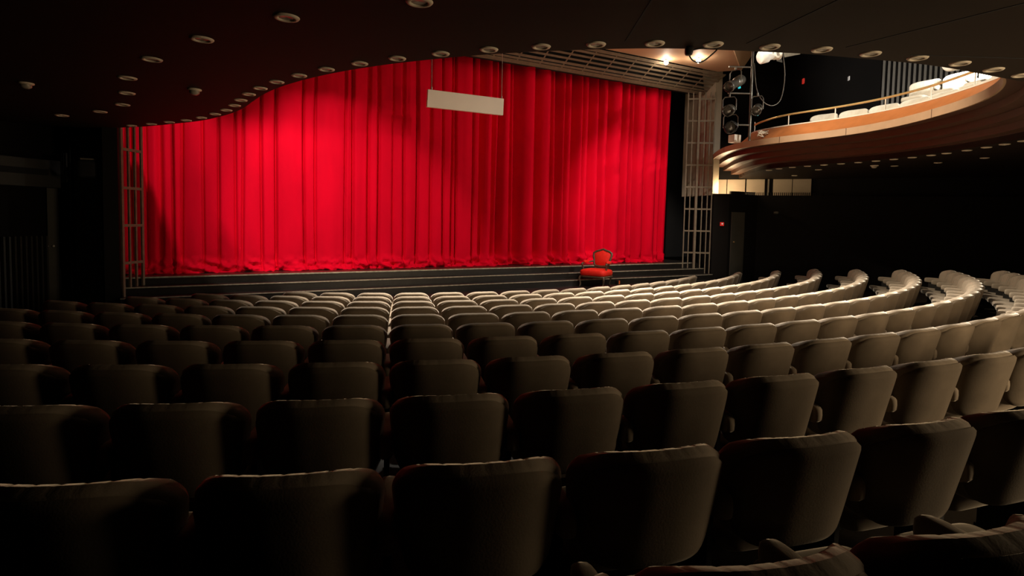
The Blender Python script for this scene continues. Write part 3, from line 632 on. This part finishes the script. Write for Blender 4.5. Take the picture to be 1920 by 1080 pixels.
# ------------------------------------------------------------------ stage lighting fixtures at the end of the balcony
def fixture(pos, d, L, R, label, body='spotbody', gel=False, barn=False, yoke=Vector((0, 0, .30)), group='theatre spotlights at the balcony end'):
    o = empty('stage_spotlight', pos, 0, label, 'spotlight', group)
    d = Vector(d).normalized(); q = d.to_track_quat('Z', 'X').to_matrix().to_4x4()
    b = MB(); b.lathe([(0, -L*.5), (R*.75, -L*.5), (R*.95, -L*.44), (R*.95, -L*.10), (R*.72, -L*.06), (R*.72, L*.22), (R*.86, L*.24), (R*.86, L*.40), (R*1.0, L*.42), (R*1.0, L*.5), (R*.88, L*.5), (R*.82, L*.34)], 24, q); b.build('housing', M[body], o)
    b = MB(); b.lathe([(R*.82, L*.36), (R*.6, L*.39), (0, L*.41)], 20, q); b.build('lens', M['lens'], o)
    sx = q @ Vector((1, 0, 0)); sx = (q @ Vector((0, 1, 0))) if abs(sx.z) > .6 else sx
    b = MB(); a = sx*(R*1.12); b.tube([a, a+yoke*.8, a*.7+yoke, -a*.7+yoke, -a+yoke*.8, -a], .013, 6); b.build('yoke', M['spotbody'], o)
    b = MB(); b.tube([yoke, yoke+Vector((0, 0, .07))], .022, 8); b.build('clamp', M['spotbody'], o)
    b = MB(); g = q @ Vector((0, 0, L*.45)); b.lathe([(R*1.0, L*.505), (R*1.12, L*.505), (R*1.12, L*.53), (R*1.0, L*.53)], 4, q); b.build('gel_frame', M['spotblack'], o)
    if gel:
        b = MB(); b.box(q @ Vector((0, 0, -L*.30))+Vector((0, 0, -R*1.0)), (.05, .02, .025), q.to_3x3()); b.build('gel_slot', M['cyan'], o)
    if barn:
        b = MB(); b.add([q @ Vector(p) for p in [(-R, -R, L*.53), (R, -R, L*.53), (R*1.3, -R*2.2, L*1.05), (-R*1.3, -R*2.2, L*1.05)]]+[q @ Vector(p) for p in [(-R, -R-.006, L*.53), (R, -R-.006, L*.53), (R*1.3, -R*2.2-.006, L*1.05), (-R*1.3, -R*2.2-.006, L*1.05)]], [(0, 1, 2, 3), (7, 6, 5, 4), (0, 4, 5, 1), (1, 5, 6, 2), (2, 6, 7, 3), (3, 7, 4, 0)], False); b.build('barn_door', M['spotbody'], o); b = MB()
        b.add([q @ Vector(p) for p in [(-R, R, L*.53), (R, R, L*.53), (R*1.3, R*2.2, L*1.05), (-R*1.3, R*2.2, L*1.05)]]+[q @ Vector(p) for p in [(-R, R+.006, L*.53), (R, R+.006, L*.53), (R*1.3, R*2.2+.006, L*1.05), (-R*1.3, R*2.2+.006, L*1.05)]], [(3, 2, 1, 0), (4, 5, 6, 7), (1, 5, 4, 0), (2, 6, 5, 1), (3, 7, 6, 2), (0, 4, 7, 3)], False)
        b.build('barn_door', M['spotbody'], o)
    return o
uv3 = lambda a, n_, z: U.to_3d()*a+N.to_3d()*n_+Vector((0, 0, z))
pole = empty('lighting_pole', W(5.50, 2.65, 1.95), 0, 'upright steel lighting pole standing at the end of the balcony', 'pole')
b = MB(); b.tube([W(5.50, 2.65, 1.94), W(5.50, 2.65, 5.6)], .03, 10); adopt(b.build('tube', M['spotbody']), pole)
for zz in (3.62, 3.02, 2.30):
    b = MB(); b.tube([W(5.50, 2.65, zz), W(5.02, 2.40, zz)], .02, 8); adopt(b.build('arm', M['spotbody']), pole)
fixture(W(5.17, 2.47, 3.25), uv3(-.85, .15, -.42), .62, .125, 'topmost grey spotlight on the pole, tilted down towards the stage', gel=True)
fixture(W(5.06, 2.42, 2.63), uv3(-.8, .6, -.22), .66, .13, 'middle grey spotlight on the pole with its round lens towards us')
fixture(W(5.46, 2.86, 2.62), uv3(-.75, .5, -.30), .46, .11, 'smaller grey spotlight just right of the middle one on the pole', gel=True)
fixture(W(5.10, 2.44, 2.23), uv3(-.75, .7, -.12), .70, .14, 'lowest dark spotlight on the pole, just above the balcony end', body='spotblack')
fixture(W(4.72, 3.68, 3.52), uv3(.85, .35, .28), .44, .14, 'bright white spotlight with open barn doors under the soffit edge', body='spotwhite', barn=True)
fixture(W(5.95, 6.62, 2.92), uv3(.75, .2, .15), .62, .17, 'bright white spotlight hanging above the balcony seats near the slats', body='spotwhite')
spot(W(4.55, 3.75, 4.35), W(4.72, 3.68, 3.62), 90, 40, .6, (1, .97, .9), .04)
# drop pipes for the two white ones
for (a, n_, z, lab) in [(4.72, 3.68, 4.0, 'thin drop pipe holding the white spotlight with barn doors'), (5.95, 6.62, 3.3, 'thin drop pipe holding the white spotlight over the balcony')]:
    b = MB(); b.tube([W(a, n_, z), W(a, n_, 5.6)], .02, 8); o = b.build('drop_pipe', M['spotblack']); settle(o, W(a, n_, z)); tag(o, lab, 'pipe', 'drop pipes for the white spotlights')
def cable(name, pts, r, label):
    b = MB(); b.tube([Vector(p) for p in catm3(pts)], r, 6); o = b.build(name, M['blackcable'] if 'black' in label else M['spotbody']); settle(o, Vector(pts[0]), 0); return tag(o, label, 'cable')
def catm3(pts, sub=6):
    P = [Vector(p) for p in pts]; out = []
    for i in range(len(P)-1):
        a = P[max(i-1, 0)]; b_ = P[i]; c = P[i+1]; d = P[min(i+2, len(P)-1)]
        for k in range(sub):
            t = k/sub; out.append(.5*((2*b_)+(c-a)*t+(2*a-5*b_+4*c-d)*t*t+(3*b_-a-3*c+d)*t**3))
    out.append(P[-1]); return out
cable('power_cable', [W(5.50, 2.70, 3.7), W(5.56, 2.75, 3.1), W(5.70, 2.86, 2.80), W(5.92, 2.95, 2.75), W(6.10, 3.0, 2.95), W(6.18, 3.0, 3.5), W(6.0, 3.0, 4.2)], .011, 'slack grey cable looping beside the lighting pole')
cable('power_cable', [W(-2.24, 8.48, 1.36), W(-2.33, 8.42, 1.33), W(-2.30, 8.42, 1.27), W(-2.2, 8.42, 1.27), W(-2.13, 8.46, 1.33), W(-2.12, 8.5, 1.36)], .006, 'thin black cable loop hanging at a downlight on the soffit edge')
o = empty('clip_lamp', W(-2.36, 8.44, 1.325), 0, 'small black clip lamp hanging from the soffit edge above the lit panel', 'lamp'); b = MB(); b.blob((0, 0, 0), (.03, .03, .035), .6, .6, 14, 10); b.build('head', M['spotblack'], o); b = MB(); b.tube([(0, 0, .02), (.03, .02, .035)], .008, 6); b.build('clip', M['spotblack'], o)
# box and loose fittings on the balcony end
small_box('equipment_box', W(5.42, 2.30, ZF1+.09), (.11, .09, .09), M['whitetrim'], 'small pale equipment box standing at the end of the balcony ledge', 'box')
rr = random.Random(3); pts = []
for i in range(26): pts.append(W(5.52+rr.uniform(-.16, .22), 2.95+rr.uniform(-.04, .05), ZF1+.06+rr.uniform(0, .16)))
b = MB(); b.tube(catm3(pts, 4), .010, 5); o = b.build('cable_bundle', M['whiterim']); settle(o, W(5.52, 2.95, ZF1)); tag(o, 'tangled bundle of pale cable lying on the balcony end', 'cable bundle')
# ------------------------------------------------------------------ red armchair in front of the stage
ac = empty('carved_armchair', W(2.55, .88, -1.528), math.radians(146), 'red upholstered carved wooden armchair in front of the stage steps', 'armchair')
for sx in (-1, 1):
    for sy, nm in ((1, 'front'), (-1, 'back')):
        b = MB(); x = sx*(.29 if sy > 0 else .22); y = sy*.25
        b.tube(catm3([(x, y, .24), (x+sx*.025, y+sy*.02, .18), (x+sx*.005, y, .08), (x-sx*.0, y+sy*.015, .03), (x+sx*.01, y+sy*.03, .0)], 4), [.030-.0009*i for i in range(17)], 8); b.build('leg', M['darkwood'], ac)
b = MB(); b.blob((0, 0, .235), (.335, .29, .035), .5, .35); b.build('seat_rail', M['darkwood'], ac)
b = MB(); b.blob((0, .01, .325), (.33, .29, .095), .55, .35, 32, 16); b.build('seat', M['redvelvet'], ac)
def bk(x, z): return Vector((x, -.25-(z-.42)*.22, z))
out = [(-.17, .47), (-.20, .52), (-.205, .60), (-.235, .70), (-.235, .77), (-.17, .81), (-.08, .835), (0, .865), (.08, .835), (.17, .81), (.235, .77), (.235, .70), (.205, .60), (.20, .52), (.17, .47), (.08, .455), (0, .45), (-.08, .455)]
b = MB(); b.tube([bk(x, z) for x, z in out], .026, 8, closed=True); b.build('back_frame', M['darkwood'], ac)
b = MB(); rows = []
for f in (0, .5, .8, .95, 1.0):
    rows.append([bk(x*f*.95, .65+(z-.65)*f*.95)+Vector((0, .045*(1-f**3), 0)) for x, z in out])
b.grid(rows, closed_u=True); rows2 = [[p+Vector((0, -.05, 0)) for p in r] for r in rows]; b.grid([r[::-1] for r in rows2], closed_u=True); b.build('backrest', M['redvelvet'], ac)
for sx in (-1, 1):
    b = MB(); b.tube([(sx*.15, -.27, .30), (sx*.17, -.27, .46)], .018, 8); b.build('back_post', M['darkwood'], ac)
    b = MB(); b.tube(catm3([bk(sx*.20, .58), (sx*.26, -.15, .56), (sx*.30, .05, .545), (sx*.31, .16, .53), (sx*.305, .12, .47), (sx*.29, .10, .36)], 4), .019, 8); b.build('arm', M['darkwood'], ac)
    b = MB(); b.blob((sx*.288, -.03, .572), (.040, .13, .034), .6, .6, 20, 12); b.build('arm_pad', M['redvelvet'], ac)
o = empty('floor_box', W(3.30, .75, -1.528), TH, 'tiny dark box with an orange side on the platform beside the red armchair', 'box'); b = MB(); b.box((0, 0, .05), (.04, .04, .05)); b.build('body', M['spotblack'], o); b = MB(); b.box((.02, -.041, .05), (.018, .003, .045)); b.build('orange_plate', M['orangeplastic'], o)
